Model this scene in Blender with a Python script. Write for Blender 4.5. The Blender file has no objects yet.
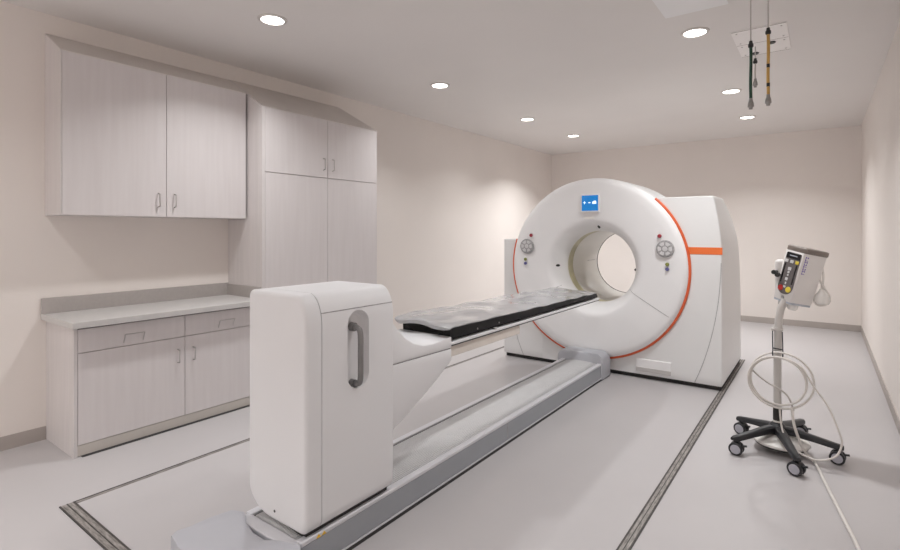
import bpy, bmesh, math, random
from math import sin, cos, pi, radians, sqrt
from mathutils import Vector, Matrix, Euler
random.seed(7)
D = bpy.data
SC = bpy.context.scene
COL = SC.collection

# ------------------------------------------------------------------ materials
def mat(name, color, rough=.5, metal=0., spec=.5, noise=0., nscale=8., bump=0., bscale=60., coat=0., emit=None, estr=0., trans=0., alpha=1., stretch=None, c2=None):
    m = D.materials.new(name); m.use_nodes = True
    nt = m.node_tree; b = nt.nodes['Principled BSDF']
    b.inputs['Base Color'].default_value = (*color, 1)
    b.inputs['Roughness'].default_value = rough
    b.inputs['Metallic'].default_value = metal
    b.inputs['Specular IOR Level'].default_value = spec
    b.inputs['Coat Weight'].default_value = coat
    b.inputs['Transmission Weight'].default_value = trans
    b.inputs['Alpha'].default_value = alpha
    if emit:
        b.inputs['Emission Color'].default_value = (*emit, 1)
        b.inputs['Emission Strength'].default_value = estr
    if noise or bump:
        tc = nt.nodes.new('ShaderNodeTexCoord')
        mp = nt.nodes.new('ShaderNodeMapping')
        nt.links.new(tc.outputs['Object'], mp.inputs['Vector'])
        if stretch: mp.inputs['Scale'].default_value = stretch
    if noise:
        n = nt.nodes.new('ShaderNodeTexNoise')
        n.inputs['Scale'].default_value = nscale; n.inputs['Detail'].default_value = 6
        nt.links.new(mp.outputs['Vector'], n.inputs['Vector'])
        r = nt.nodes.new('ShaderNodeValToRGB')
        lo = c2 if c2 else tuple(c*(1-noise) for c in color)
        hi = color if c2 else tuple(min(1, c*(1+noise)) for c in color)
        r.color_ramp.elements[0].position = .3; r.color_ramp.elements[0].color = (*lo, 1)
        r.color_ramp.elements[1].position = .7; r.color_ramp.elements[1].color = (*hi, 1)
        nt.links.new(n.outputs['Fac'], r.inputs['Fac'])
        nt.links.new(r.outputs['Color'], b.inputs['Base Color'])
    if bump:
        n2 = nt.nodes.new('ShaderNodeTexNoise'); n2.inputs['Scale'].default_value = bscale; n2.inputs['Detail'].default_value = 4
        nt.links.new(mp.outputs['Vector'], n2.inputs['Vector'])
        bp = nt.nodes.new('ShaderNodeBump'); bp.inputs['Strength'].default_value = bump; bp.inputs['Distance'].default_value = .01
        nt.links.new(n2.outputs['Fac'], bp.inputs['Height']); nt.links.new(bp.outputs['Normal'], b.inputs['Normal'])
    return m

M = {}
M['wall'] = mat('wall_paint', (.77, .72, .685), .6, spec=.25, noise=.015, nscale=1.5, bump=.04, bscale=180)
M['ceil'] = mat('ceiling_paint', (.74, .715, .70), .5, spec=.3, noise=.015, nscale=1.2)
M['panelc'] = mat('ceiling_panel_paint', (.83, .83, .84), .5, spec=.3, noise=.02, nscale=3)
M['floor'] = mat('vinyl_floor', (.46, .44, .445), .36, spec=.4, noise=.02, nscale=1.4, bump=.015, bscale=12)
M['base'] = mat('rubber_baseboard', (.40, .36, .335), .5, noise=.03, nscale=6)
M['wood'] = mat('whitewashed_laminate', (.65, .615, .615), .42, spec=.35, noise=.05, nscale=5, stretch=(6, 6, .35), bump=.03, bscale=14, c2=(.62, .582, .582))
M['body'] = mat('laminate_carcass', (.62, .585, .58), .45, spec=.35, noise=.04, nscale=5, stretch=(6, 6, .35))
M['slope'] = mat('sloped_top_laminate', (.66, .62, .59), .5, noise=.03, nscale=5)
M['toe'] = mat('toe_kick_board', (.50, .465, .43), .5, noise=.04, nscale=4)
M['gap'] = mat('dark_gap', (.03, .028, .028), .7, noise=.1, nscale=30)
M['counter'] = mat('solid_surface_worktop', (.54, .525, .515), .3, spec=.5, noise=.03, nscale=40)
M['splash'] = mat('grey_backsplash', (.40, .37, .355), .4, noise=.03, nscale=40)
M['steel'] = mat('brushed_steel', (.48, .46, .45), .3, metal=1, noise=.06, nscale=20)
M['chrome'] = mat('chrome', (.75, .74, .72), .15, metal=1, noise=.03, nscale=20)
M['gwhite'] = mat('gantry_white', (.80, .795, .80), .45, spec=.35, noise=.008, nscale=2)
M['gside'] = mat('gantry_cover_white', (.74, .74, .74), .38, spec=.5, noise=.008, nscale=2)
M['bore'] = mat('bore_liner', (.76, .74, .71), .3, noise=.01, nscale=3)
M['scanwin'] = mat('scan_window_film', (.42, .38, .22), .35, noise=.25, nscale=18, stretch=(1, 6, 1))
M['orange'] = mat('orange_trim', (.82, .17, .035), .4, noise=.03, nscale=10)
M['redorange'] = mat('red_orange_trim', (.68, .115, .035), .4, noise=.05, nscale=10)
M['black'] = mat('black_plastic', (.015, .015, .016), .4, noise=.1, nscale=20)
M['carbon'] = mat('carbon_fibre', (.008, .008, .009), .5, spec=.25, noise=.3, nscale=50)
M['bluescreen'] = mat('blue_screen', (.0, .10, .32), .25, noise=.05, nscale=5, emit=(.0, .16, .45), estr=.7)
M['screenwhite'] = mat('screen_icon_white', (.8, .9, .95), .3, emit=(.65, .85, 1), estr=.8, noise=.02)
M['redbtn'] = mat('red_button', (.30, .02, .035), .35, noise=.04, nscale=20)
M['greenbtn'] = mat('olive_button', (.20, .22, .05), .35, noise=.04, nscale=20)
M['bluebtn'] = mat('blue_button', (.10, .10, .25), .35, noise=.04, nscale=20)
M['padgrey'] = mat('control_pad_grey', (.34, .335, .34), .35, noise=.25, nscale=45)
M['padlight'] = mat('control_pad_keys', (.62, .61, .62), .35, noise=.06, nscale=30)
M['railblue'] = mat('rail_panel_grey', (.30, .315, .34), .4, spec=.4, noise=.02, nscale=6)
M['raillip'] = mat('rail_lip', (.60, .60, .63), .3, spec=.5, noise=.02, nscale=6)
M['railtop'] = mat('rail_bellows', (.60, .595, .60), .45, noise=.03, nscale=10)
M['railend'] = mat('rail_cover_grey', (.42, .425, .46), .38, spec=.45, noise=.015, nscale=4)
M['twhite'] = mat('table_white', (.71, .71, .725), .4, spec=.4, noise=.008, nscale=3)
M['grab'] = mat('grey_grab_handle', (.22, .215, .215), .35, metal=.4, noise=.06, nscale=20)
M['beam'] = mat('beige_beam', (.66, .61, .56), .35, noise=.03, nscale=8)
M['wrap'] = mat('clear_wrapped_grey_pad', (.36, .36, .37), .2, spec=.6, noise=.02, nscale=6, bump=.5, bscale=5, coat=.35, stretch=(1, .5, 1))
M['trench'] = mat('worn_metal_strip', (.27, .25, .235), .5, metal=.3, noise=.5, nscale=16, stretch=(6, 1, 1), bump=.2, bscale=60)
M['trenchx'] = mat('worn_metal_cross_strip', (.27, .25, .235), .5, metal=.3, noise=.5, nscale=16, stretch=(1, 6, 1), bump=.2, bscale=60)
M['yellow'] = mat('warning_yellow', (.75, .45, .02), .5, noise=.04, nscale=20)
M['standgrey'] = mat('stand_grey_paint', (.55, .53, .51), .35, noise=.02, nscale=10)
M['basedark'] = mat('star_base_charcoal', (.018, .019, .022), .4, noise=.08, nscale=20)
M['wheelgrey'] = mat('caster_hub_grey', (.42, .42, .47), .45, noise=.04, nscale=20)
M['injwhite'] = mat('injector_white', (.72, .70, .69), .4, noise=.015, nscale=8)
M['injlid'] = mat('injector_lid_taupe', (.20, .17, .15), .4, noise=.06, nscale=20)
M['injblue'] = mat('injector_grey_blue', (.40, .43, .49), .4, noise=.04, nscale=20)
M['panel'] = mat('control_panel_dark', (.13, .115, .115), .4, noise=.1, nscale=30)
M['ledscreen'] = mat('display_black', (.008, .008, .010), .2, noise=.1, nscale=20)
M['redlamp'] = mat('stop_button_red', (.60, .035, .03), .35, noise=.04, nscale=20)
M['yellowlamp'] = mat('start_button_yellow', (.70, .55, .06), .35, noise=.04, nscale=20)
M['purple'] = mat('purple_print', (.13, .08, .42), .5, noise=.05, nscale=20)
M['cable'] = mat('white_cable', (.66, .63, .60), .42, noise=.03, nscale=15)
M['cablegrey'] = mat('grey_cable', (.46, .43, .41), .42, noise=.03, nscale=15)
M['clear'] = mat('clear_plastic', (.85, .84, .82), .15, spec=.6, noise=.02, nscale=10, alpha=.6)
M['tray'] = mat('weight_disc_white', (.70, .68, .65), .4, noise=.02, nscale=10)
M['green'] = mat('green_gas_hose', (.012, .055, .035), .45, noise=.08, nscale=20)
M['yellowhose'] = mat('yellow_gas_hose', (.55, .33, .09), .5, noise=.08, nscale=20)
M['palehose'] = mat('pale_gas_hose', (.52, .49, .47), .45, noise=.03, nscale=20)
M['plate'] = mat('gas_plate_painted', (.86, .84, .83), .35, spec=.5, noise=.02, nscale=10)
M['plateline'] = mat('gas_plate_edge', (.30, .27, .26), .4, noise=.05, nscale=10)
M['trimring'] = mat('downlight_trim', (.62, .59, .57), .4, noise=.02, nscale=20)
M['lens'] = mat('lit_lens', (.9, .9, .88), .5, noise=.01, emit=(1, .97, .92), estr=9)
M['connector'] = mat('dull_steel', (.34, .33, .32), .35, metal=.85, noise=.1, nscale=40)
M['ventgrey'] = mat('vent_grey', (.52, .50, .49), .5, noise=.03, nscale=20)
M['trenchdark'] = mat('dark_strip_edge', (.055, .048, .044), .6, noise=.4, nscale=25)
M['groove'] = mat('groove_shade_grey', (.20, .20, .21), .6, noise=.05, nscale=20)
M['screw'] = mat('dark_screw', (.06, .06, .065), .35, metal=.6, noise=.05, nscale=30)

# ------------------------------------------------------------------ helpers
def finish(name, bm, m, parent=None, smooth=None, mw=None):
    me = D.meshes.new(name); bm.normal_update(); bm.to_mesh(me); bm.free()
    ms = m if isinstance(m, (list, tuple)) else [m]
    for q in ms: me.materials.append(q)
    o = D.objects.new(name, me); COL.objects.link(o)
    if parent is not None:
        o.parent = parent
        if parent.type == 'EMPTY' or True:
            o.matrix_parent_inverse = Matrix.Identity(4)
    if smooth is not None:
        for p in me.polygons: p.use_smooth = True
        if smooth < 180:
            import math as _m
            bm2 = bmesh.new(); bm2.from_mesh(me)
            for e in bm2.edges:
                if len(e.link_faces) == 2 and e.calc_face_angle(0) > radians(smooth): e.smooth = False
            bm2.to_mesh(me); bm2.free()
    return o

def empty(name, loc=(0, 0, 0), rot=(0, 0, 0)):
    o = D.objects.new(name, None); COL.objects.link(o); o.location = loc; o.rotation_euler = rot
    o.empty_display_size = .05
    return o

def tag(o, label=None, cat=None, group=None, kind=None):
    if label: o['label'] = label
    if cat: o['category'] = cat
    if group: o['group'] = group
    if kind: o['kind'] = kind
    return o

class MB:
    """collects shapes in world/local coordinates, offset by -origin"""
    def __init__(s, origin=(0, 0, 0)): s.bm = bmesh.new(); s.o = Vector(origin)
    def v(s, p): return s.bm.verts.new(Vector(p) - s.o)
    def box(s, x0, x1, y0, y1, z0, z1, bev=0, seg=2):
        t = bmesh.new()
        vs = [t.verts.new((x, y, z)) for x in (x0, x1) for y in (y0, y1) for z in (z0, z1)]
        for f in ((0, 1, 3, 2), (4, 6, 7, 5), (0, 4, 5, 1), (2, 3, 7, 6), (0, 2, 6, 4), (1, 5, 7, 3)): t.faces.new([vs[i] for i in f])
        bmesh.ops.recalc_face_normals(t, faces=t.faces)
        if bev: bmesh.ops.bevel(t, geom=list(t.edges), offset=bev, segments=seg, profile=.5, affect='EDGES', clamp_overlap=True)
        s.merge(t); return s
    def merge(s, t, mtx=None):
        mp = {}
        for v in t.verts:
            c = mtx @ v.co if mtx else v.co
            mp[v.index if False else v] = s.v(c)
        for f in t.faces:
            try:
                nf = s.bm.faces.new([mp[v] for v in f.verts]); nf.material_index = f.material_index
            except ValueError: pass
        t.free()
    def prism(s, pts, axis, a, b, bev=0, seg=2, edges='all'):
        """polygon pts in the two other axes, extruded along axis from a to b"""
        t = bmesh.new()
        def P(p, d):
            if axis == 'x': return (d, p[0], p[1])
            if axis == 'y': return (p[0], d, p[1])
            return (p[0], p[1], d)
        A = [t.verts.new(P(p, a)) for p in pts]; B = [t.verts.new(P(p, b)) for p in pts]
        n = len(pts)
        t.faces.new(A); t.faces.new(list(reversed(B)))
        for i in range(n): t.faces.new([A[i], B[i], B[(i+1) % n], A[(i+1) % n]])
        bmesh.ops.recalc_face_normals(t, faces=t.faces)
        if bev:
            es = list(t.edges)
            if edges == 'caps':
                SA = set(A); SB = set(B)
                es = [e for e in t.edges if (e.verts[0] in SA) == (e.verts[1] in SA)]
            bmesh.ops.bevel(t, geom=es, offset=bev, segments=seg, profile=.5, affect='EDGES', clamp_overlap=True)
        s.merge(t); return s
    def loft(s, rings, cap=True, closed=True):
        R = [[s.v(p) for p in r] for r in rings]
        n = len(R[0])
        for i in range(len(R)-1):
            for j in range(n if closed else n-1):
                k = (j+1) % n
                try: s.bm.faces.new([R[i][j], R[i][k], R[i+1][k], R[i+1][j]])
                except ValueError: pass
        if cap:
            s.bm.faces.new(list(reversed(R[0]))); s.bm.faces.new(R[-1])
        bmesh.ops.recalc_face_normals(s.bm, faces=s.bm.faces)
        return s
    def lathe_y(s, prof, cx, cz, n=96, a0=0, a1=360):
        """profile [(r, y)] turned about the Y axis through (cx, cz); angle from +Z towards +X"""
        full = abs(a1-a0) >= 360
        m = n if full else n+1
        R = []
        for k in range(m):
            a = radians(a0+(a1-a0)*k/n)
            R.append([s.v((cx+r*sin(a), y, cz+r*cos(a))) for r, y in prof])
        for k in range(n):
            A = R[k]; B = R[(k+1) % m]
            for i in range(len(prof)-1): s.bm.faces.new([A[i], A[i+1], B[i+1], B[i]])
        return s
    def lathe_z(s, prof, cx, cy, n=32):
        R = []
        for k in range(n):
            a = 2*pi*k/n
            R.append([s.v((cx+r*cos(a), cy+r*sin(a), z)) for r, z in prof])
        for k in range(n):
            A = R[k]; B = R[(k+1) % n]
            for i in range(len(prof)-1): s.bm.faces.new([A[i], B[i], B[i+1], A[i+1]])
        bmesh.ops.remove_doubles(s.bm, verts=s.bm.verts, dist=1e-6)
        bmesh.ops.recalc_face_normals(s.bm, faces=s.bm.faces)
        return s
    def tube(s, pts, r, n=10, rad=None, cap=True):
        P = [Vector(p) for p in pts]
        prevn = None; rings = []
        for i, p in enumerate(P):
            d = (P[min(i+1, len(P)-1)] - P[max(i-1, 0)]).normalized()
            if prevn is None:
                up = Vector((0, 0, 1)) if abs(d.z) < .9 else Vector((1, 0, 0))
                nn = d.cross(up).normalized()
            else:
                nn = (prevn - d*prevn.dot(d)).normalized()
            prevn = nn; bb = d.cross(nn)
            rr = rad[i] if rad else r
            rings.append([p + (nn*cos(2*pi*k/n)+bb*sin(2*pi*k/n))*rr for k in range(n)])
        R = [[s.v(q) for q in rg] for rg in rings]
        for i in range(len(R)-1):
            for j in range(n):
                s.bm.faces.new([R[i][j], R[i][(j+1) % n], R[i+1][(j+1) % n], R[i+1][j]])
        if cap:
            s.bm.faces.new(list(reversed(R[0]))); s.bm.faces.new(R[-1])
        return s
    def cyl(s, p, q, r, n=20, r2=None): return s.tube([p, q], r, n, rad=[r, r if r2 is None else r2])
    def done(s, name, m, parent=None, smooth=None): return finish(name, s.bm, m, parent, smooth)

def spline(pts, n=12):
    P = [Vector(p) for p in pts]; out = []
    for i in range(len(P)-1):
        p0 = P[max(i-1, 0)]; p1 = P[i]; p2 = P[i+1]; p3 = P[min(i+2, len(P)-1)]
        for k in range(n):
            t = k/n
            out.append(.5*((2*p1)+(-p0+p2)*t+(2*p0-5*p1+4*p2-p3)*t*t+(-p0+3*p1-3*p2+p3)*t**3))
    out.append(P[-1]); return out

def rrect(x0, x1, z0, z1, rads, seg=8):
    """rounded rectangle outline; rads = bl, br, tr, tl given as r or (rx, rz)"""
    out = []
    cs = [(x0, z0, 1, 1, pi), (x1, z0, -1, 1, 1.5*pi), (x1, z1, -1, -1, 0), (x0, z1, 1, -1, .5*pi)]
    for (cx, cz, sx, sz, a0), r in zip(cs, rads):
        rx, rz = r if isinstance(r, tuple) else (r, r)
        ox, oz = cx+sx*rx, cz+sz*rz
        for k in range(seg+1):
            a = a0+.5*pi*k/seg
            out.append((ox+rx*cos(a), oz+rz*sin(a)))
    return out

# ------------------------------------------------------------------ setting
XL, XR, YB, YF, H = -4.516, .46, 9.68, -3.0, 3.07
def struct(name, b, m, smooth=None):
    return tag(b.done(name, m, None, smooth), kind='structure')
T = .12
struct('floor', MB().box(XL-T, XR+T, YF-T, YB+T, -.15, 0), M['floor'])
struct('ceiling', MB().box(XL-T, XR+T, YF-T, YB+T, H, H+.15), M['ceil'])
struct('wall_left', MB().box(XL-T, XL, YF-T, YB+T, 0, H), M['wall'])
struct('wall_right', MB().box(XR, XR+T, YF-T, YB+T, 0, H), M['wall'])
struct('wall_back', MB().box(XL, XR, YB, YB+T, 0, H), M['wall'])
struct('wall_front', MB().box(XL, XR, YF-T, YF, 0, H), M['wall'])
struct('baseboard_left', MB().box(XL, XL+.008, YF, 1.218, 0, .095), M['base'])
struct('baseboard_left_rear', MB().box(XL, XL+.008, 4.045, YB, 0, .095), M['base'])
struct('baseboard_back', MB().box(XL+.008, XR-.008, YB-.008, YB, 0, .095), M['base'])
struct('baseboard_right', MB().box(XR-.008, XR, YF, YB, 0, .095), M['base'])
# floor trench cover strips
struct('trim_1', MB().box(-.783, -.728, 1.0, 6.78, 0, .003), M['trench'])
struct('trim_2', MB().box(-3.338, -3.310, 1.03, 6.80, 0, .003), M['trench'])
struct('trim_3', MB().box(-3.338, -.783, .958, 1.03, 0, .003), M['trenchx'])

n_t = 4
for x0, x1, y0, y1 in ((-.783, -.774, 1.0, 6.78), (-.737, -.728, 1.0, 6.78), (-.758, -.754, 1.0, 6.78), (-3.338, -3.329, 1.03, 6.80), (-3.338, -.783, 1.021, 1.03), (-3.338, -.783, .958, .966), (-3.338, -.783, .992, .997)):
    struct('trim_%d' % n_t, MB().box(x0, x1, y0, y1, 0, .0042), M['trenchdark']); n_t += 1

# ------------------------------------------------------------------ ceiling panel
b = MB((-.45, 3.6, H)); b.box(-.935, -.525, 3.1, 3.955, H-.004, H, .001, 1)
tag(b.done('ceiling_panel', M['panelc']), 'pale flat rectangular panel set in the ceiling, cut by the top edge of the photo', 'ceiling panel').location = (-.45, 3.6, H)

# ------------------------------------------------------------------ downlights
def downlight_proto():
    t = empty('recessed_downlight')
    b = MB(); b.lathe_z([(.082, -.001), (.082, -.010), (.088, -.012), (.104, -.006), (.106, 0)], 0, 0, 48); b.done('trim_ring', M['trimring'], t, 40)
    b = MB(); b.lathe_z([(0, -.004), (.082, -.004), (.082, -.001), (0, -.001)], 0, 0, 48); b.done('lens', M['lens'], t)
    return t
DLP = [(-3.29, 2.25, 'round ceiling downlight over the upper cabinets, nearest to the camera on the left'),
       (-3.32, 4.33, 'round ceiling downlight on the left row, second from the cabinets, left of the scanner'),
       (-3.34, 6.37, 'round ceiling downlight on the left row, third one, above and behind the scanner left side'),
       (-3.31, 7.92, 'farthest small round downlight of the left row, near the back wall corner'),
       (-.815, 4.37, 'large round downlight left of the ceiling plate, nearest of the right row'),
       (-.83, 6.45, 'round downlight of the right row, just left of the hanging green hose end'),
       (-.84, 8.05, 'round downlight of the right row farthest back, lower than the hanging hose ends'),
       (-.82, 2.25, None), (-3.29, .2, None), (-.82, .2, None), (-3.29, -2.45, None), (-.82, -2.45, None)]  # rearmost pair: added fill lamps that brighten the unseen front wall
dp = None
POW = [14.5, 10, 10, 36, 21, 11, 24, 10, 8, 2, 50, 42]
for i, (x, y, lab) in enumerate(DLP):
    if dp is None: o = dp = downlight_proto()
    else:
        o = dp.copy(); COL.objects.link(o)
        for ch in dp.children:
            if ch.type == 'LIGHT': continue
            c = ch.copy(); COL.objects.link(c); c.parent = o
    o.location = (x, y, H)
    tag(o, lab or 'round ceiling downlight outside the view, the rearmost pair added as soft fill', 'ceiling light', 'recessed ceiling downlights')
for i, (x, y, lab) in enumerate(DLP):
    L = D.lights.new('downlight_lamp', 'AREA'); L.shape = 'DISK'; L.size = .15
    L.energy = POW[i]*1.0; L.color = (.99, 1, 1); L.spread = radians(126)
    lo = D.objects.new('downlight_lamp', L); COL.objects.link(lo); lo.location = (x, y, H-.016)

# ------------------------------------------------------------------ ceiling gas plate and hoses
px, py = -.405, 4.9
b = MB((px, py, H)); b.box(-.59, -.22, 4.55, 5.24, H-.006, H, .001, 1)
t = empty('ceiling_gas_plate', (px, py, H))
tag(t, 'white rectangular service plate on the ceiling behind the hanging gas hoses', 'ceiling plate')
b.done('plate', M['plate'], t)
for y in (4.5525, 4.90, 5.236):
    b = MB((px, py, H)); b.box(-.588, -.222, y-.002, y+.002, H-.0072, H-.006); b.done('seam', M['plateline'], t)
for (x, y) in ((-.344, 4.962), (-.482, 5.182)):
    b = MB((px, py, H)); b.lathe_z([(0, H-.014), (.028, H-.014), (.032, H-.006)], x, y, 20); b.done('outlet', M['black'], t, 40)
for x in (-.555, -.255):
    for y in (4.60, 4.85, 4.95, 5.19):
        b = MB((px, py, H)); b.lathe_z([(0, H-.009), (.007, H-.009), (.007, H-.006)], x, y, 10); b.done('screw', M['steel'], t, 40)

def gas_hose(x, y, znut, zend, zt, hm, lab, rh=.0095, up=True):
    t = empty('gas_hose', (x, y, zt)); tag(t, lab, 'gas hose', 'hoses hanging from the ceiling')
    O = (x, y, zt)
    if up:
        b = MB(O); b.cyl((x, y, znut+.0), (x, y, zt), .0042, 12); b.done('upper_tube', M['palehose'], t, 60)
    b = MB(O); b.lathe_z([(0, znut+.004), (.010, znut+.004), (.012, znut-.012), (.0165, znut-.018), (.0165, znut-.034), (.011, znut-.04), (0, znut-.04)], x, y, 18); b.done('nut', M['black'], t, 40)
    b = MB(O); pts = [(x+.0012*sin(k*.9), y, znut-.035-(znut-.035-zend)*k/8) for k in range(9)]
    b.tube(pts, rh, 12); b.done('hose', hm, t, 60)
    b = MB(O); b.lathe_z([(0, zend+.012), (.010, zend+.012), (.012, zend-.005), (.017, zend-.022), (.019, zend-.045), (.012, zend-.05), (.011, zend-.062), (0, zend-.062)], x, y, 18); b.done('connector', M['connector'], t, 40)
    return t
h1 = gas_hose(-.290, 3.921, 2.83, 2.385, H, M['yellowhose'], 'yellow gas hose with chrome end hanging from the ceiling')
for z in (2.585, 2.46):
    b = MB((-.290, 3.921, H)); b.lathe_z([(.0098, z-.012), (.0101, z-.012), (.0101, z+.012), (.0098, z+.012)], -.290, 3.921, 14)
    b.done('print_band', M['black'], h1)
gas_hose(-.389, 3.921, 2.765, 2.375, H, M['green'], 'dark green gas hose with chrome end hanging from the ceiling')
gas_hose(-.463, 5.0, 2.96, 2.78, H-.006, M['palehose'], 'short pale gas hose between the green and yellow hoses', rh=.006)

# ------------------------------------------------------------------ cabinets
XC = -3.972      # front plane of base and tall units
def wire_pull(parent, O, feet, bar, r=.0045):
    b = MB(O)
    f0, f1 = feet; b0, b1 = bar
    pts = [f0] + spline([Vector(f0).lerp(Vector(b0), .75), b0, Vector(b0).lerp(Vector(b1), .12)], 4) + spline([Vector(b0).lerp(Vector(b1), .88), b1, Vector(f1).lerp(Vector(b1), .75)], 4) + [f1]
    b.tube(pts, r, 8)
    return b.done('handle', M['steel'], parent, 60)
def door(name, root, O, x, y0, y1, z0, z1, th=.019):
    b = MB(O); b.box(x-th, x, y0, y1, z0, z1, .0015, 1)
    d = b.done(name, M['wood'], root); return d
def vpull(d, O, x, y, z0, z1): wire_pull(d, O, ((x, y, z1), (x, y, z0)), ((x+.032, y, z1-.006), (x+.032, y, z0+.006)))

# wall cabinet
O = (XL, 1.9, 1.61); XU = -4.19
t = empty('wall_cabinet', O); tag(t, 'pale wood-grain two-door wall cabinet with a sloped top above the worktop', 'cabinet')
b = MB(O); b.box(XL+.001, XU-.021, 1.219, 2.590, 1.61, 2.735, .001, 1); b.done('body', M['body'], t)
b = MB(O); b.prism([(XL+.001, 2.735), (XU-.003, 2.737), (XU-.003, 2.743), (XL+.001, 2.925)], 'y', 1.219, 2.609); b.done('sloped_top', M['slope'], t)
b = MB(O); b.prism([(XL+.001, 2.735), (XU-.003, 2.735), (XU-.003, 2.741), (XL+.001, 2.923)], 'y', 1.212, 1.219); b.done('end_cheek', M['body'], t)
b = MB(O); b.box(XL+.001, XU, 1.212, 1.219, 1.61, 2.737, .001, 1); b.done('end_panel', M['body'], t)
for y0, y1, yh in ((1.221, 1.903, 1.842), (1.907, 2.590, 1.964)):
    d = door('door', t, O, XU, y0, y1, 1.612, 2.736)
    vpull(d, O, XU, yh, 1.688, 1.795)

# tall cabinet
O = (XL, 3.33, 0)
t = empty('tall_cabinet', O); tag(t, 'tall pale wood-grain four-door storage cabinet with a sloped top against the left wall', 'cabinet')
b = MB(O); b.box(XL+.001, XC-.021, 2.64, 4.037, .1, 2.598, .001, 1); b.done('body', M['body'], t)
b = MB(O); b.box(XL+.001, XC-.03, 2.645, 4.037, .0, .1); b.done('toe_kick', M['toe'], t)
b = MB(O)
b.loft([[(XL+.001, 2.64, 2.60), (XC, 2.64, 2.60), (XC, 4.037, 2.60), (XL+.001, 4.037, 2.60)],
        [(XL+.001, 2.64, 2.93), (XC, 2.64, 2.604), (XC, 4.037, 2.604), (XL+.001, 3.96, 2.93)]])
b.done('sloped_top', M['slope'], t)
b = MB(O); b.prism([(XL+.001, 0), (XC, 0), (XC, 2.60), (XL+.001, 2.928)], 'y', 2.61, 2.64); b.done('side_panel', M['body'], t)
for y0, y1, yh in ((2.643, 3.343, 3.288), (3.347, 4.035, 3.402)):
    d = door('door', t, O, XC, y0, y1, 2.027, 2.598); d['label'] = 'short upper door with wire pull'
    vpull(d, O, XC, yh, 2.10, 2.215)
    d = door('door', t, O, XC, y0, y1, .102, 2.021); d['label'] = 'tall lower door'
    vpull(d, O, XC, yh, .78, .88)

# base cabinet
O = (XL, 1.92, 0)
t = empty('base_cabinet', O); tag(t, 'pale wood-grain base cabinet with two drawers and two doors under the grey worktop', 'cabinet')
b = MB(O); b.box(XL+.001, XC-.021, 1.242, 2.608, .075, .863, .001, 1); b.done('body', M['body'], t)
b = MB(O); b.box(XL+.001, XC, 1.219, 1.2415, 0, .8635, .0015, 1); b.done('end_panel', M['body'], t)
b = MB(O); b.box(XC-.03, XC-.002, 1.242, 2.608, .006, .075); b.done('toe_kick', M['toe'], t)
b = MB(O); b.box(XC-.028, XC+.022, 1.262, 2.608, 0, .005, .001, 1); b.done('toe_shadow', M['gap'], t)  # dark strip laid on the floor as a painted shadow line along the toe kick
for y0, y1, yb, yh in ((1.244, 1.941, 1.58, 1.888), (1.945, 2.606, 2.275, 2.006)):
    d = door('drawer', t, O, XC, y0, y1, .689, .846)
    wire_pull(d, O, ((XC, yb-.063, .712), (XC, yb+.063, .712)), ((XC+.028, yb-.063, .772), (XC+.028, yb+.063, .772)), .0034)
    d = door('door', t, O, XC, y0, y1, .078, .685)
    vpull(d, O, XC, yh, .495, .595)
b = MB(O); b.box(XC-.021, XC-.012, 1.2415, 2.608, .846, .8635); b.done('shadow_gap', M['gap'], t)

O = (XL, 1.9, .85)
t = empty('worktop', O); tag(t, 'grey solid worktop with a low backsplash on the base cabinet', 'worktop')
b = MB(O); b.box(XL+.001, XC+.082, 1.188, 2.609, .864, .905, .003, 2); b.done('slab', M['counter'], t)
b = MB(O); b.box(XL+.001, XL+.02, 1.188, 2.609, .9045, 1.017, .002, 1); b.done('backsplash', M['splash'], t)
b = MB(O); b.box(XL+.02, XC-.005, 2.59, 2.609, .9045, 1.008, .002, 1); b.done('side_splash', M['splash'], t)

# ------------------------------------------------------------------ scanner gantry
cx, cz = -1.99, 1.11
O = (cx, 5.9, 0)
G = empty('scanner_gantry', O)
tag(G, 'large white ring-shaped medical scanner gantry with a round bore and orange trim', 'scanner')
FACE = [(.955, 5.300), (.953, 5.284), (.946, 5.268), (.934, 5.254), (.915, 5.243), (.89, 5.238), (.82, 5.241), (.70, 5.251), (.60, 5.260), (.54, 5.266), (.515, 5.271), (.495, 5.280), (.475, 5.296), (.455, 5.322), (.436, 5.358), (.42, 5.398), (.408, 5.44), (.399, 5.48), (.396, 5.50), (.395, 5.53)]
def facey(r):
    for (r0, y0), (r1, y1) in zip(FACE, FACE[1:]):
        if r1 <= r <= r0: return y0+(y1-y0)*(r0-r)/(r0-r1)
    return 5.53
b = MB(O); b.lathe_y(FACE, cx, cz, 128); fc = b.done('front_cover', M['gwhite'], G, 180)
b = MB(O); b.lathe_y([(.955, 5.300), (.958, 5.34), (.96, 5.6), (.958, 6.0), (.945, 6.10), (.92, 6.16), (.80, 6.2)], cx, cz, 128); b.done('ring_shell', M['gside'], G, 180)
b = MB(O); b.lathe_y([(.80, 6.2), (.78, 6.62), (.70, 6.66), (.55, 6.66), (.47, 6.60), (.41, 6.52), (.395, 6.49)], cx, cz, 96); b.done('rear_cover', M['gside'], G, 60)
b = MB(O); b.lathe_y([(.395, 5.53), (.392, 5.545), (.396, 5.56)], cx, cz, 96)
b.lathe_y([(.396, 5.70), (.390, 5.71), (.390, 6.475)], cx, cz, 96); b.done('bore_liner', M['bore'], G, 60)
b = MB(O); b.lathe_y([(.396, 5.56), (.397, 5.60), (.396, 5.70)], cx, cz, 96); b.done('scan_window', M['scanwin'], G, 180)
b = MB(O); b.lathe_y([(.390, 6.475), (.386, 6.476), (.386, 6.488), (.395, 6.49)], cx, cz, 96); b.done('bore_edge', M['gap'], G, 60)
b = MB(O); b.box(-2.385, -2.376, 6.15, 6.40, 1.128, 1.134); b.done('bore_mark', M['padgrey'], G)
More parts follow.
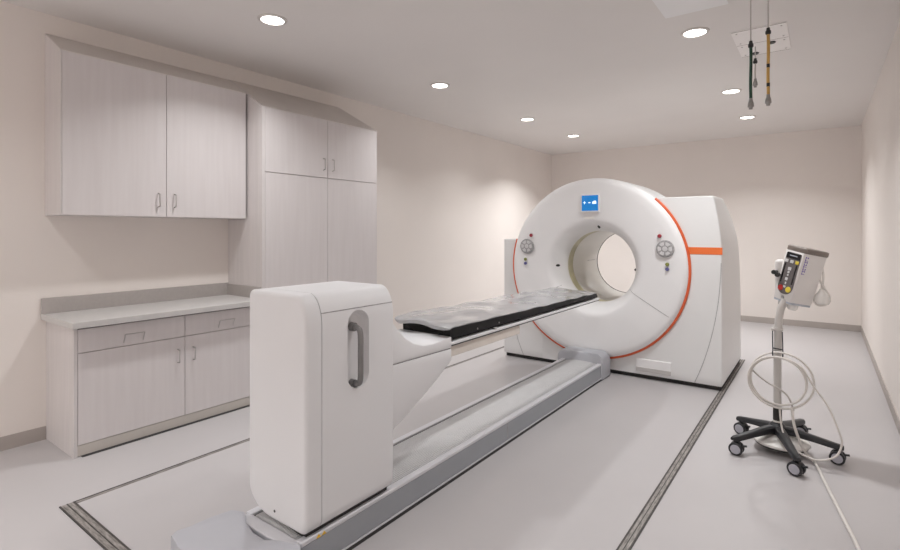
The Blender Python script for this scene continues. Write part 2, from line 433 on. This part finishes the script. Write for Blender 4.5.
# orange arc
b = MB(O); n = 120
pts = [(cx+.957*sin(radians(a)), 5.292, cz+.957*cos(radians(a))) for a in [42+(288-42)*k/n for k in range(n+1)]]
b.tube(pts, .0165, 10); b.done('orange_arc', M['redorange'], G, 60)
# side towers
def interp(tab, z):
    if z <= tab[0][0]: return tab[0][1]
    for (z0, a), (z1, c) in zip(tab, tab[1:]):
        if z0 <= z <= z1: return a+(c-a)*(z-z0)/(z1-z0)
    return tab[-1][1]
def tower(name, side, zt, xin, xtab, ybt, m):
    zs = [.045, .06]+[.12+(zt-.14)*k/24 for k in range(25)]+[zt-.008, zt]
    rings = []
    for z in zs:
        ins = .006 if z in (.045, zt) else 0
        xo = interp(xtab, z); yb = interp(ybt, z); r = .018
        y0 = 5.30+ins; yb -= ins
        if side > 0:
            xo -= ins
            ring = [(xin, y0, z)] + [(xo-r+r*sin(a), y0+r-r*cos(a), z) for a in [.5*pi*k/5 for k in range(6)]] + [(xo-.05+.05*cos(a), yb-.05+.05*sin(a), z) for a in [.5*pi*k/6 for k in range(7)]] + [(xin, yb, z)]
        else:
            xo += ins
            ring = [(xin, yb, z)] + [(xo+.05-.05*sin(a), yb-.05+.05*cos(a), z) for a in [.5*pi*k/6 for k in range(7)]] + [(xo+r-r*cos(a), y0+r-r*sin(a), z) for a in [.5*pi*k/5 for k in range(6)]] + [(xin, y0, z)]
        rings.append(ring)
    b = MB(O); b.loft(rings)
    return b.done(name, m, G, 35)
XT = [(0, -.755), (1.25, -.757), (1.35, -.760), (1.45, -.767), (1.6, -.786), (1.75, -.812), (1.83, -.828)]
YT = [(0, 6.66), (.8, 6.66), (1.15, 6.58), (1.38, 6.48), (1.56, 6.33), (1.70, 6.15), (1.78, 5.98), (1.83, 5.90)]
tower('side_tower', 1, 1.832, -1.40, XT, YT, M['gside'])
XT2 = [(0, -3.095), (1.41, -3.095)]
YT2 = [(0, 6.66), (1.1, 6.60), (1.41, 6.4)]
tower('side_tower', -1, 1.405, -2.58, XT2, YT2, M['gside'])
b = MB(O); b.box(-2.58, -1.40, 5.304, 5.9, .045, .42); b.box(-2.58, -1.40, 6.0, 6.64, .045, .5); b.done('lower_panel', M['gside'], G)
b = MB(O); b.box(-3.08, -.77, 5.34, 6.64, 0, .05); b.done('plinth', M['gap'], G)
b = MB(O); b.box(-1.085, -.7545, 5.2965, 5.32, 1.278, 1.345, .001, 1); b.done('orange_band', M['orange'], G)
# curved seams of the corner panels
def seam(pts):
    b = MB(O); b.tube(pts, .0028, 6); return b.done('panel_seam', M['padgrey'], G, 60)
sp = [(-.764, 1.20), (-.772, 1.02), (-.795, .78), (-.842, .52), (-.912, .26), (-.990, .05)]
seam(spline([(x, 5.2995, z) for x, z in sp], 10))
seam(spline([(2*cx-x+.06, 5.2995, z) for x, z in [(-.93, .60), (-.965, .42), (-1.02, .22), (-1.09, .05)]], 10))
for a in (120, 240):
    A = radians(a)
    seam([(cx+r*sin(A), facey(r)-.0005, cz+r*cos(A)) for r in [.44, .475, .51, .55, .60, .66, .72, .80, .86, .90]])
# cooling vent recess
b = MB(O); b.box(-1.535, -1.20, 5.286, 5.31, .078, .205, .006, 2); b.done('vent_panel', M['gwhite'], G)
b = MB(O); b.box(-1.535, -1.20, 5.2845, 5.287, .080, .120, .001, 1); b.done('vent_slot', M['ventgrey'], G)
# display
sx0, sx1, sz0, sz1, sy = -2.088, -1.908, 1.715, 1.88, 5.226
b = MB(O); b.box(sx0-.012, sx1+.012, sy, 5.252, sz0-.012, sz1+.012, .004, 2); sc = b.done('display', M['gwhite'], G)
b = MB(O); b.box(sx0, sx1, sy-.0015, sy+.002, sz0, sz1); b.done('screen', M['bluescreen'], sc)
b = MB(O); ym = sy-.003; zc = 1.802
b.box(sx0+.018, sx0+.046, ym, ym+.002, zc-.003, zc+.003); b.box(sx0+.028, sx0+.034, ym, ym+.002, zc-.016, zc+.016)
b.done('screen_icon', M['screenwhite'], sc)
b = MB(O); b.box(sx0+.075, sx0+.098, ym, ym+.002, zc-.005, zc+.005); b.done('screen_icon', M['screenwhite'], sc)
b = MB(O)
b.box(sx0+.118, sx0+.160, ym, ym+.002, zc-.014, zc+.010); b.box(sx0+.132, sx0+.156, ym, ym+.002, zc+.010, zc+.018)
b.done('screen_icon', M['screenwhite'], sc)
b = MB(O); b.box(-2.065, -1.96, 5.241, 5.25, 1.628, 1.652, .003, 2); o = b.done('raised_mark', M['bore'], G)
# round control pads, buttons, eyes
for s in (-1, 1):
    x = -1.996+s*.753
    b = MB(O); b.lathe_y([(0, 5.224), (.072, 5.224), (.084, 5.228), (.086, 5.24)], x, 1.325, 40); p = b.done('control_pad', M['padgrey'], G, 40)
    b = MB(O)
    for q in range(6):
        a0 = q*60+8; b.lathe_y([(.036, 5.224), (.036, 5.220), (.066, 5.220), (.066, 5.224)], x, 1.325, 8, a0, a0+44)
    b.lathe_y([(0, 5.219), (.022, 5.219), (.024, 5.224)], x, 1.325, 20)
    b.done('keys', M['padlight'], p)
    def button(xx, zz, r, m):
        b = MB(O); b.lathe_y([(0, 5.224), (r*.8, 5.224), (r, 5.229), (r, 5.24)], xx, zz, 20); return b.done('button', m, G, 40)
    button(-1.996+s*.702, 1.450, .019, M['redbtn'])['label'] = 'red button'
    button(-1.996+s*.773, 1.174, .018, M['greenbtn'])['label'] = 'olive green button'
    button(-1.996+s*.773, 1.128, .018, M['bluebtn'])['label'] = 'blue button'
for (a, r) in ((-90, .435), (6, .44), (92, .42)):
    A = radians(a); y = facey(r)
    b = MB(O); c = Vector((cx+r*sin(A), y, cz+r*cos(A)))
    tdir = Vector((cos(A), 0, -sin(A))); nrm = Vector((-sin(A)*.8, -.6, -cos(A)*.8)).normalized(); u = tdir.cross(nrm)
    ring = []
    for d in (-.004, .006):
        ring.append([c+nrm*d+(tdir*cos(w)*.016+u*sin(w)*.032)*(1 if d < 0 else .8) for w in [2*pi*k/20 for k in range(20)]])
    b.loft(ring); b.done('camera_eye', M['black'], G, 40)

# ------------------------------------------------------------------ patient table
TX = -1.99
O = (TX, 3.2, 0)
P = empty('patient_table', O)
tag(P, 'white patient table with a handled housing on a grey floor rail before the scanner', 'patient table')
RX0, RX1 = -2.20, -1.787
b = MB(O); b.box(RX0+.004, RX1+.001, 1.36, 5.2, 0, .021); b.done('rail_contact_shade', M['gap'], P)  # black strip stands for the contact shade where the rail meets the floor
rb = MB(O); rb.box(RX0, RX1, 1.36, 5.0, .030, .150, .002, 1); rail = rb.done('floor_rail', M['railblue'], P)
b = MB(O); b.box(RX1-.004, RX1+.003, 1.37, 4.98, .021, .0285); b.done('lower_edge', M['raillip'], rail)
for x0, x1 in ((RX1-.040, RX1+.002), (RX0-.002, RX0+.040)):
    b = MB(O); b.box(x0, x1, 1.36, 4.99, .150, .172, .006, 3); b.done('lip', M['raillip'], rail)
b = MB(O); b.box(RX0+.038, RX0+.050, 1.36, 4.99, .150, .160); b.box(RX1-.0475, RX1-.040, 1.36, 4.99, .150, .160); b.done('lip_gap', M['gap'], rail)
b = MB(O); b.box(RX1-.002, RX1+.0018, 3.110, 3.119, .041, .149); b.done('panel_joint', M['padgrey'], rail)
# ribbed bellows: a comb-shaped cross section extruded along the rail
prof = []; x0, x1 = RX0+.05, RX1-.0475; nr = 26
for k in range(nr):
    u0 = x0+(x1-x0)*k/nr; u1 = x0+(x1-x0)*(k+.60)/nr; u2 = x0+(x1-x0)*(k+.63)/nr; u3 = x0+(x1-x0)*(k+.98)/nr
    for u, d in ((u0+.0005, 0), (u1, 0), (u2, -.010), (u3, -.010)):
        w = (u-x0)/(x1-x0); zz = .163+.015*(1-abs(2*w-1)**2.2)
        prof.append((u, zz+d))
prof += [(x1, .151), (x0, .151)]
b = MB(O); b.prism(prof, 'y', 1.38, 4.99); b.done('ribbed_cover', M['railtop'], rail)
bed = [(x0+(x1-x0)*k/20, .163+.015*(1-abs(2*k/20-1)**2.2)-.0035) for k in range(21)]
b = MB(O); b.prism(bed+[(x1-.001, .152), (x0+.001, .152)], 'y', 1.385, 4.98); b.done('rib_grooves', M['groove'], rail)  # darker sheet puts the shade between the ribs into the colour
# warning sticker on the lip
for yw in (1.452, 1.482):
    b = MB(O); b.prism([(yw-.013, .1535), (yw+.013, .1535), (yw, .1695)], 'x', -1.7852, -1.7842); b.done('warning_sticker', M['yellow'], rail)
# end cover near the gantry
rings = []
for y, f in ((4.975, 0), (4.985, 1), (5.10, 1), (5.19, .985), (5.228, .93)):
    g = .012 if f == 0 else 0
    rings.append([(x, y, z) for x, z in rrect(-2.255+g+(1-f if f else 0)*.1, -1.772-g-(1-f if f else 0)*.1, .012, (.262-g) if f >= 1 else (.250 if f == 0 else .262-.25*(1-f)), (.004, .004, (.07, .09), (.07, .09)))])
b = MB(O); b.loft(rings); b.done('rail_end_cover', M['railend'], P, 40)
b = MB(O); b.box(-2.235, -1.785, 4.985, 5.215, 0, .013); b.done('end_cover_base', M['gap'], P)
# foot cover at the near end: wedge with a scooped top, wider than the rail
outl = [(-2.425, 1.145), (-2.39, 1.195), (-2.33, 1.265), (-2.26, 1.325), (-2.20, 1.35), (-2.155, 1.335), (-2.12, 1.31), (-2.02, 1.285), (-1.90, 1.285), (-1.85, 1.32), (-1.77, 1.345), (-1.71, 1.30), (-1.68, 1.20), (-1.70, 1.12), (-1.80, 1.085), (-2.0, 1.075), (-2.30, 1.09), (-2.41, 1.115)]
def ftop(x, y):
    w = min(1, max(0, (y-1.07)/.26)); q = min(1, max(0, (x+2.45)/.20))
    w = w*w*(3-2*w); q = q*q*(3-2*q)
    return .102+.072*(.25*w+.75*w*q)+.004*q
rings = [[(x, y, 0.0) for x, y in outl], [(x, y, ftop(x, y)-.004) for x, y in outl]]
c0 = Vector((-2.07, 1.20))
for s, dz in ((.985, .0), (.9, .004), (.7, .006), (.4, .006), (.12, .006)):
    rings.append([((c0.x+(x-c0.x)*s), (c0.y+(y-c0.y)*s), ftop(c0.x+(x-c0.x)*s, c0.y+(y-c0.y)*s)+dz) for x, y in outl])
b = MB(O); b.loft(rings); b.done('foot_cover', M['railend'], P, 32)
b = MB(O); b.box(-2.19, -1.80, 1.31, 1.372, .03, .168, .006, 2); b.done('rail_end_block', M['raillip'], P)
# housing
HX0, HX1, HZ0, HZ1 = -2.205, -1.772, .188, 1.222
def hsec(y, i=0.): return [(x, y, z) for x, z in rrect(HX0+i, HX1-i, HZ0+i, HZ1-i, ((.17, .115), (.04, .06), (.085, .14), (.025, .025)), 12)]
def hshell(name, y0, y1, r0, r1, m, par):
    if r0:
        rings = [hsec(y0, r0+.004)]+[hsec(y0+r0*(1-sin(.5*pi*k/6)), r0*(1-cos(.5*pi*k/6))) for k in range(6, -1, -1)]
    else: rings = [hsec(y0)]
    if r1: rings += [hsec(y1-r1*(1-sin(.5*pi*k/6)), r1*(1-cos(.5*pi*k/6))) for k in range(7)]+[hsec(y1, r1+.004)]
    else: rings += [hsec(y1)]
    b = MB(O); b.loft(rings); return b.done(name, m, par, 35)
hshell('end_shell', 1.375, 1.4575, .02, 0, M['twhite'], P)
main = hshell('main_shell', 1.4615, 1.925, 0, .014, M['twhite'], P)
# carve the pill-shaped recess for the grab handle
rings = []
for k in range(1, 12):
    a = -pi/2+pi*k/12
    sx = sin(a)*.060; s = cos(a)
    ring = []
    for q in range(32):
        w = 2*pi*q/32
        yy = cos(w)*.070*s**.4; zz = sin(w)*.068*s**.4 + (.118 if sin(w) > 0 else -.118)
        ring.append((-1.757+sx, 1.678+yy, .942+zz))
    rings.append(ring)
b = MB(O); b.loft(rings); cut = b.done('recess_cutter', M['twhite'], P)
bo = main.modifiers.new('recess', 'BOOLEAN'); bo.operation = 'DIFFERENCE'; bo.object = cut; bo.solver = 'EXACT'
dg = bpy.context.evaluated_depsgraph_get(); bpy.context.view_layer.update()
nm = D.meshes.new_from_object(main.evaluated_get(dg)); main.modifiers.clear(); main.data = nm
D.objects.remove(cut, do_unlink=True)
b = MB(O); b.loft([hsec(1.44, .012), hsec(1.48, .012)]); b.done('shell_gap', M['padgrey'], P)
# seam between the lid and the side of the housing: follows the shoulder curve
xs = HX1-.085+.085*cos(math.asin(min(1, (1.137-(HZ1-.14))/.14)))
b = MB(O); b.tube([(xs+.0005, 1.462, 1.137), (xs+.0005, 1.915, 1.137)], .0026, 6); b.done('lid_seam', M['padgrey'], P)
for z in (.635, .487):
    b = MB(O); b.cyl((HX0-.004, 1.408, z), (HX0+.004, 1.408, z), .016, 18); b.done('side_plug', M['gside'], P, 40)
# grab handle
hy = 1.668; xw = HX1-.028
pts = spline([(xw, hy, 1.045), (xw+.026, hy+.002, 1.043), (xw+.046, hy+.004, 1.020), (xw+.048, hy+.004, .91), (xw+.046, hy+.004, .800), (xw+.026, hy+.002, .777), (xw, hy, .775)], 6)
b = MB(O); b.tube(pts, .0135, 14)
for z in (1.045, .775): b.cyl((xw-.012, hy, z), (xw+.012, hy, z), .021, 18)
b.done('grab_handle', M['grab'], P, 60)
b = MB(O); b.lathe_y([(0, 1.3735), (.006, 1.3735), (.007, 1.378)], -1.995, .235, 14); b.done('screw', M['screw'], P, 40)
b = MB(O); b.box(-2.03, -1.805, 1.40, 1.905, .166, .21); b.done('carriage', M['gap'], P)
# cantilever arm
up = [(1.90, .812), (2.440, .802), (2.445, .806), (2.445, .866), (2.435, .871), (2.36, .864), (2.26, .858), (2.18, .864), (2.10, .888), (2.03, .93), (1.97, .985), (1.93, 1.03), (1.90, 1.03)]
b = MB(O); b.prism(up, 'x', -2.195, -1.785, .008, 2, 'caps'); b.done('arm_upper', M['twhite'], P, 30)
lo = [(1.90, .806), (2.440, .796), (2.445, .792), (2.445, .728), (2.40, .702), (2.30, .645), (2.20, .593), (2.08, .535), (1.99, .494), (1.90, .465)]
b = MB(O); b.prism(lo, 'x', -2.195, -1.785, .008, 2, 'caps'); b.done('arm_lower', M['twhite'], P, 30)
b = MB(O); b.box(-2.18, -1.792, 1.92, 2.437, .79, .815); b.done('arm_gap', M['padgrey'], P)
b = MB(O); b.box(-2.15, -1.80, 2.436, 3.32, .742, .812, .006, 2); b.done('under_beam', M['beam'], P)
b = MB(O); b.box(-2.195, -1.785, 2.436, 4.93, .818, .836, .003, 1); b.done('runner', M['twhite'], P)
b = MB(O); b.box(-2.19, -1.788, 2.436, 4.92, .811, .818); b.done('runner_edge', M['screw'], P)
# pallet: shallow carbon trough
def trough(y, t=.012):
    xo = .190; tp = .884+.030*(1-(y-2.4)/2.44)
    out = [(TX-xo, y, tp), (TX-xo+.004, y, .850), (TX-xo+.03, y, .836), (TX+xo-.03, y, .836), (TX+xo-.004, y, .850), (TX+xo, y, tp),
           (TX+xo-t, y, tp), (TX+.09, y, .868), (TX, y, .862), (TX-.09, y, .868), (TX-xo+t, y, tp)]
    return out
b = MB(O); b.loft([trough(2.45), trough(4.90)]); pal = b.done('pallet', M['carbon'], P, 30)
b = MB(O); b.box(-2.17, -1.81, 4.86, 4.945, .838, .862, .006, 2); b.done('pallet_tip', M['gap'], pal)
for y in (2.75, 3.02):
    b = MB(O); b.cyl((TX+.187, y, .868), (TX+.1905, y, .868), .006, 12); b.done('pallet_bolt', M['steel'], pal, 40)
b = MB(O); b.box(-1.806, -1.782, 2.93, 2.96, .836, .848, .003, 1); b.done('clip', M['steel'], pal)

# wrapped pad on the pallet
O = (TX, 3.6, .88)
rnd = random.Random(3)
wr = [(rnd.uniform(0, 6.28), rnd.uniform(4, 22), rnd.uniform(-30, 30), rnd.uniform(.0006, .0017)) for _ in range(12)]
ny, nx = 110, 26
y0, y1 = 2.40, 4.84
def padz(x, y, w):
    z = .915+.030*(1-(y-y0)/(y1-y0))-.012*w+.010*(1-w*w)
    z += sum(a*sin(p+fy*y+fx*x) for p, fy, fx, a in wr)
    z -= .012*max(0, 1-(y-y0)/.05)**2
    z += .006*max(0, 1-(y-y0)/.22)*sin(26*x+1.5+9*y)
    z -= .012*max(0, (y-y1+.12)/.12)
    return z
top, bot = [], []
b = MB(O)
for i in range(ny+1):
    y = y0+(y1-y0)*i/ny; r1 = []; r2 = []
    for j in range(nx+1):
        w = -1+2*j/nx
        hw = .228-.05*max(0, (y-y1+.10)/.10)**2+.0015*sin(9*y+3*(1 if w > 0 else 0))
        x = TX+w*hw; z = padz(x, y, w)
        th = .016*(1-abs(w)**8)+.005
        ye = y+(.02*sin(5*w+1) if i == 0 else 0)
        r1.append(b.v((x, ye, z))); r2.append(b.v((x, ye, z-th)))
    top.append(r1); bot.append(r2)
for i in range(ny):
    for j in range(nx):
        b.bm.faces.new([top[i][j], top[i][j+1], top[i+1][j+1], top[i+1][j]])
        b.bm.faces.new([bot[i][j], bot[i+1][j], bot[i+1][j+1], bot[i][j+1]])
    b.bm.faces.new([top[i][0], top[i+1][0], bot[i+1][0], bot[i][0]])
    b.bm.faces.new([top[i][nx], bot[i][nx], bot[i+1][nx], top[i+1][nx]])
for j in range(nx):
    b.bm.faces.new([top[0][j], bot[0][j], bot[0][j+1], top[0][j+1]])
    b.bm.faces.new([top[ny][j], top[ny][j+1], bot[ny][j+1], bot[ny][j]])
bmesh.ops.recalc_face_normals(b.bm, faces=b.bm.faces)
pad = b.done('table_pad', M['wrap'], None, 50); pad.location = O
tag(pad, 'long grey table pad wrapped in shiny clear plastic lying on the patient table', 'mattress')

# ------------------------------------------------------------------ injector on a rolling stand
SX, SY = -.252, 4.14
O = (SX, SY, 0)
I = empty('injector_stand', O); tag(I, 'contrast injector with tilted control head on a rolling five-wheeled stand', 'medical injector')
CAST = [(-.468, 3.882), (-.132, 3.772), (.076, 4.115), (-.487, 4.30), (-.130, 4.50)]
b = MB(O); b.lathe_z([(0, .10), (.045, .10), (.052, .12), (.052, .165), (.034, .185), (0, .185)], SX, SY, 28); b.done('hub', M['basedark'], I, 40)
for i, (x, y) in enumerate(CAST):
    e = Vector((x, y, 0)); c = Vector((SX, SY, 0)); d = (e-c).normalized(); nrm = Vector((-d.y, d.x, 0))
    L = (e-c).length+.022
    rings = []
    for f, w, zt, zb in ((0, .028, .172, .120), (.25, .027, .168, .122), (.6, .024, .146, .110), (.9, .022, .128, .096), (.99, .021, .124, .094), (1.03, .016, .118, .098)):
        p = c+d*L*f
        rings.append([p+nrm*(-w)+Vector((0, 0, zb)), p+nrm*w+Vector((0, 0, zb)), p+nrm*w+Vector((0, 0, zt-.010)), p+nrm*(w*.6)+Vector((0, 0, zt)), p-nrm*(w*.6)+Vector((0, 0, zt)), p-nrm*w+Vector((0, 0, zt-.010))])
    b = MB(O); b.loft(rings); leg = b.done('leg', M['basedark'], I, 45)
    # caster: twin wheels with grey hubs, fork and brake tab, facing roughly the camera
    ax = Vector((-.35, -.94, 0)) if i % 2 else Vector((-.12, -.99, 0)); ax.normalize(); fw = Vector((-ax.y, ax.x, 0))
    wc = Vector((x, y, .043))
    b = MB(O); b.cyl(wc+Vector((0, 0, .02)), wc+Vector((0, 0, .055)), .010, 12); b.tube([wc+ax*(-.011)+Vector((0, 0, .02)), wc+ax*.011+Vector((0, 0, .02))], .028, 18)
    b.tube([wc+fw*.02+Vector((0, 0, .02)), wc+fw*.062+Vector((0, 0, .028))], .007, 8); cst = b.done('caster', M['basedark'], I, 40)
    for s in (-1, 1):
        b = MB(O); b.tube([wc+ax*s*.011, wc+ax*s*.013, wc+ax*s*.029, wc+ax*s*.032], .04, 26, rad=[.039, .0425, .0425, .039]); b.done('tyre', M['basedark'], cst, 40)
        b = MB(O); b.tube([wc+ax*s*.031, wc+ax*s*.0345], .03, 22, rad=[.031, .029]); b.done('wheel_hub', M['wheelgrey'], cst, 40)
b = MB(O); b.lathe_z([(0, .055), (.155, .050), (.168, .062), (.166, .072), (.06, .112), (0, .112)], SX+.02, SY, 48); wd = b.done('weight_disc', M['tray'], I, 40); wd['label'] = 'white dished disc under the star base'
b = MB(O); b.lathe_z([(0, .040), (.15, .040), (.160, .050), (.155, .055), (0, .055)], SX+.02, SY, 40); b.done('disc_rim', M['gap'], wd, 40)
b = MB(O); b.cyl((SX, SY, .17), (SX, SY, .285), .0265, 22); b.done('pole_sleeve', M['gap'], I, 40)
b = MB(O); b.lathe_z([(.0265, .19), (.029, .19), (.029, .202), (.0265, .202)], SX, SY, 22); b.done('pole_band', M['tray'], I, 40)
b = MB(O); b.tube([(SX, SY, .28), (SX, SY, .60), (SX+.003, SY, .80), (SX+.008, SY, .90), (SX+.020, SY, .97), (SX+.045, SY+.01, 1.03)], .0235, 18); b.done('pole', M['standgrey'], I, 40)
b = MB(O); b.lathe_z([(.0235, .815), (.030, .815), (.030, .838), (.0235, .838)], SX+.003, SY, 22)
b.cyl((SX-.03, SY-.022, .826), (SX+.035, SY-.022, .826), .006, 10); b.cyl((SX-.034, SY-.022, .826), (SX-.025, SY-.022, .826), .011, 12); b.done('pole_clamp', M['standgrey'], I, 40)
hk = [[(SX-.027, SY-.03, .815), (SX-.026, SY-.032, .72), (SX-.024, SY-.04, .665), (SX-.024, SY-.07, .655), (SX-.024, SY-.078, .69)], [(SX+.029, SY-.03, .815), (SX+.032, SY-.032, .72), (SX+.034, SY-.04, .65), (SX+.034, SY-.07, .64), (SX+.034, SY-.078, .675)]]
b = MB(O)
for h in hk: b.tube(spline(h, 5), .0035, 8)
b.tube([(SX-.025, SY-.038, .70), (SX+.033, SY-.038, .695)], .004, 8); b.done('cable_hook', M['screw'], I, 60)
# head
Rm = Matrix.Rotation(radians(13.5), 3, 'Y') @ Matrix.Rotation(radians(-43), 3, 'Z')
hw, hd, hh = .076, .098, .345
tgt = Vector((-.178, 4.095, 1.014)); loc = tgt - Rm @ Vector((hw, -hd, 0))
rings = []
for z, s, yb in ((0, .93, .90), (.006, .96, .92), (.10, .98, .95), (.22, 1, .99), (hh-.004, 1.0, 1.0), (hh, .985, .985)):
    rings.append([(x, y, z) for x, y in rrect(-hw*s, hw*s, -hd*s, hd*yb, (.010, .010, .03, .03), 5)])
b = MB(); b.loft(rings); hb = b.done('injector_head', M['injwhite'], I, 40)
hb.matrix_local = Matrix.Translation(loc-Vector(O)) @ Rm.to_4x4()
b = MB()
rings = [[(x, y, z) for x, y in rrect(-hw-q, hw+q, -hd+.012-q, hd+q, (.012, .012, .032, .032), 5)] for z, q in ((hh, .002), (hh+.005, .006), (hh+.030, .006), (hh+.035, .001))]
b.loft(rings); b.done('lid', M['injlid'], hb, 40)
b = MB(); rings = [[(x, y, z) for x, y in rrect(-hw*.94, hw*.95, -hd*.94, hd*.9, (.010, .010, .03, .03), 5)] for z in (-.010, .004)]
b.loft(rings); b.done('bottom_band', M['injblue'], hb, 40)
fy = -hd
b = MB(); b.prism(rrect(-.058, .062, .045, .334, (.055, .055, .012, .012), 6), 'y', fy-.003, fy+.006, .0015, 1); b.done('control_panel', M['panel'], hb, 40)
b = MB(); b.box(-.054, .058, fy-.0045, fy-.002, .292, .331, .001, 1); b.done('display', M['ledscreen'], hb)
b = MB(); b.box(-.028, .034, fy-.005, fy-.0042, .310, .315); b.box(-.028, .034, fy-.005, fy-.0042, .3149, .316); b.done('display_text', M['injblue'], hb)
for x, m in ((-.040, 'padlight'), (.002, 'padlight'), (.044, 'yellowlamp')):
    b = MB(); b.box(x-.013, x+.013, fy-.0065, fy-.002, .262, .283, .003, 2); b.done('key', M[m], hb)
for k, (x, w, z, h) in enumerate(((0, .026, .222, .022), (-.001, .016, .198, .016), (0, .012, .178, .012), (-.003, .020, .150, .020), (0, .010, .122, .016), (-.002, .018, .096, .014))):
    b = MB(); b.box(x-w/2, x+w/2, fy-.0055, fy-.002, z-h/2, z+h/2, .002, 2); b.done('key', M['padlight'], hb)
for x in (-.044, .047):
    b = MB(); b.box(x-.006, x+.006, fy-.0045, fy-.002, .12, .255, .001, 1); b.done('key_column', M['ledscreen'], hb)
for x, z, m in ((-.030, .082, 'redlamp'), (.034, .082, 'yellowlamp')):
    b = MB(); b.lathe_y([(0, fy-.009), (.018, fy-.008), (.021, fy-.002)], x, z, 20); b.done('push_button', M[m], hb, 40)
b = MB(); b.lathe_y([(0, fy-.004), (.010, fy-.003), (.011, fy+.004)], .004, .022, 20); b.done('round_mark', M['padgrey'], hb, 40)
b = MB()
rr = random.Random(5)
z = .205
for k in range(8):
    h = .013; xx = hw*.999+.0003
    b.box(xx-.002, xx+.0008, -.080, -.0745, z, z+h); b.box(xx-.002, xx+.0008, -.080, -.056, z+(h*.4 if k % 2 else 0), z+(h*.4 if k % 2 else 0)+.003)
    if k % 3: b.box(xx-.002, xx+.0008, -.0615, -.056, z, z+h*.8)
    z += .0155
b.done('side_lettering', M['purple'], hb)
# syringe seats under the head, mount block, knobs
for x in (-.042, .036):
    b = MB(); b.lathe_z([(0, -.052), (.022, -.050), (.031, -.036), (.032, -.008), (0, -.008)], x, -.03, 22); b.done('syringe_seat', M['clear'], hb, 40)
b = MB(O); b.box(-.272, -.215, 4.21, 4.30, 1.03, 1.30, .02, 3); b.done('mount_block', M['injwhite'], I, 40)
b = MB(O)
for dx, z in ((-.262, 1.215), (-.242, 1.197)):
    b.cyl((dx, 4.215, z-.0), (dx-.012, 4.17, z), .012, 14); b.cyl((dx-.012, 4.172, z), (dx-.014, 4.158, z), .015, 16)
b.done('knob', M['black'], I, 40)
# clear tubing hung on the far side of the head
def fp(u, v, y):   # stand-plane helper: point at depth y seen at that place beside the head
    return ((u-803)/175-.118, y, 1.5-(v-231)/145.7)
b = MB(O); b.tube(spline([fp(822, 262, 4.24), fp(824, 275, 4.24), fp(822, 288, 4.24), fp(815, 297, 4.24), fp(818, 304, 4.24), fp(827, 303, 4.24), fp(830, 296, 4.24), fp(825, 287, 4.24), fp(821, 280, 4.24), fp(820, 264, 4.24)], 8), .006, 8); b.done('tubing', M['cable'], I, 60)
b = MB(O); q = fp(823, 296, 4.24); b.lathe_z([(0, q[2]-.050), (.036, q[2]-.047), (.047, q[2]-.025), (.040, q[2]+.012), (.022, q[2]+.040), (.014, q[2]+.055), (0, q[2]+.057)], q[0], q[1], 22); b.done('clear_cup', M['clear'], I, 40)

# coiled cable on the hook
O = (SX, SY-.07, .5)
t = empty('coiled_cable', O); tag(t, 'white cable coiled in loops over the hook of the injector stand', 'cable')
pts = []; N = 200; turns = 3.4
rr = random.Random(11)
for k in range(N+1):
    f = k/N; a = -1.3+(2*pi*3+2.15)*f
    R = .168+.014*sin(a*.31+1)+.006*sin(a*1.3)
    pts.append((SX+.010+.010*sin(1.9*f*5)*(1-f)+R*sin(a)*1.0, SY-.085+.028*cos(a*.27+f*4), .490+.010*cos(f*9)+R*cos(a)))
b = MB(O); b.tube(pts, .0068, 10); b.done('coil', M['cable'], t, 60)
pts0 = pts[0]
b = MB(O); b.tube(spline([pts[-2], pts[-1], (SX+.205, SY-.10, .49), (SX+.28, SY-.12, .38), (SX+.335, SY-.16, .24), (SX+.345, SY-.17, .17), (SX+.31, SY-.19, .095), (SX+.22, SY-.22, .065), (SX+.13, SY-.20, .08), (SX+.07, SY-.18, .11), (SX+.03, SY-.10, .19), (SX+.015, SY-.07, .33)], 8), .0058, 10); b.done('tail', M['cable'], t, 60)
b = MB(O); b.tube(spline([pts0, (SX-.10, SY-.04, .49), (SX-.05, SY-.035, .455), (SX+.03, SY-.035, .415), (SX+.07, SY-.04, .37), (SX+.095, SY-.05, .30)], 8), .0058, 10); b.done('tail', M['cablegrey'], t, 60)
O = (SX, SY, 0)
fcable = MB(O); fcable.tube(spline([(SX+.085, SY-.08, .33), (SX+.10, SY-.11, .22), (SX+.14, SY-.12, .10), (SX+.178, SY-.10, .03), (-.042, 4.02, .0095), (.002, 3.78, .0095), (.045, 3.543, .0095), (.09, 3.30, .0095), (.133, 3.057, .0095), (.19, 2.65, .0095), (.24, 2.2, .0095), (.30, 1.7, .0095)], 10), .0088, 10)
o = fcable.done('floor_cable', M['cable'], None, 60); o.location = O
tag(o, 'white cable running from the stand across the floor to the lower right', 'cable')

# ------------------------------------------------------------------ camera and world
cam = D.cameras.new('camera'); co = D.objects.new('camera', cam); COL.objects.link(co)
th = math.atan2(373, 507)
co.location = (0, 0, 1.5); co.rotation_euler = (pi/2, 0, th)
cam.sensor_width = 36; cam.lens = 507/900*36; cam.shift_y = -44/900; cam.clip_start = .05
SC.camera = co
w = D.worlds.new('world'); SC.world = w; w.use_nodes = True
w.node_tree.nodes['Background'].inputs[0].default_value = (.6, .6, .6, 1); w.node_tree.nodes['Background'].inputs[1].default_value = .3
vs = SC.view_settings
vs.view_transform = 'Standard'; vs.look = 'None'; vs.gamma = 1; vs.use_curve_mapping = False
vs.exposure = 0.13
SC.cycles.max_bounces = 10; SC.cycles.diffuse_bounces = 8; SC.cycles.use_denoising = True
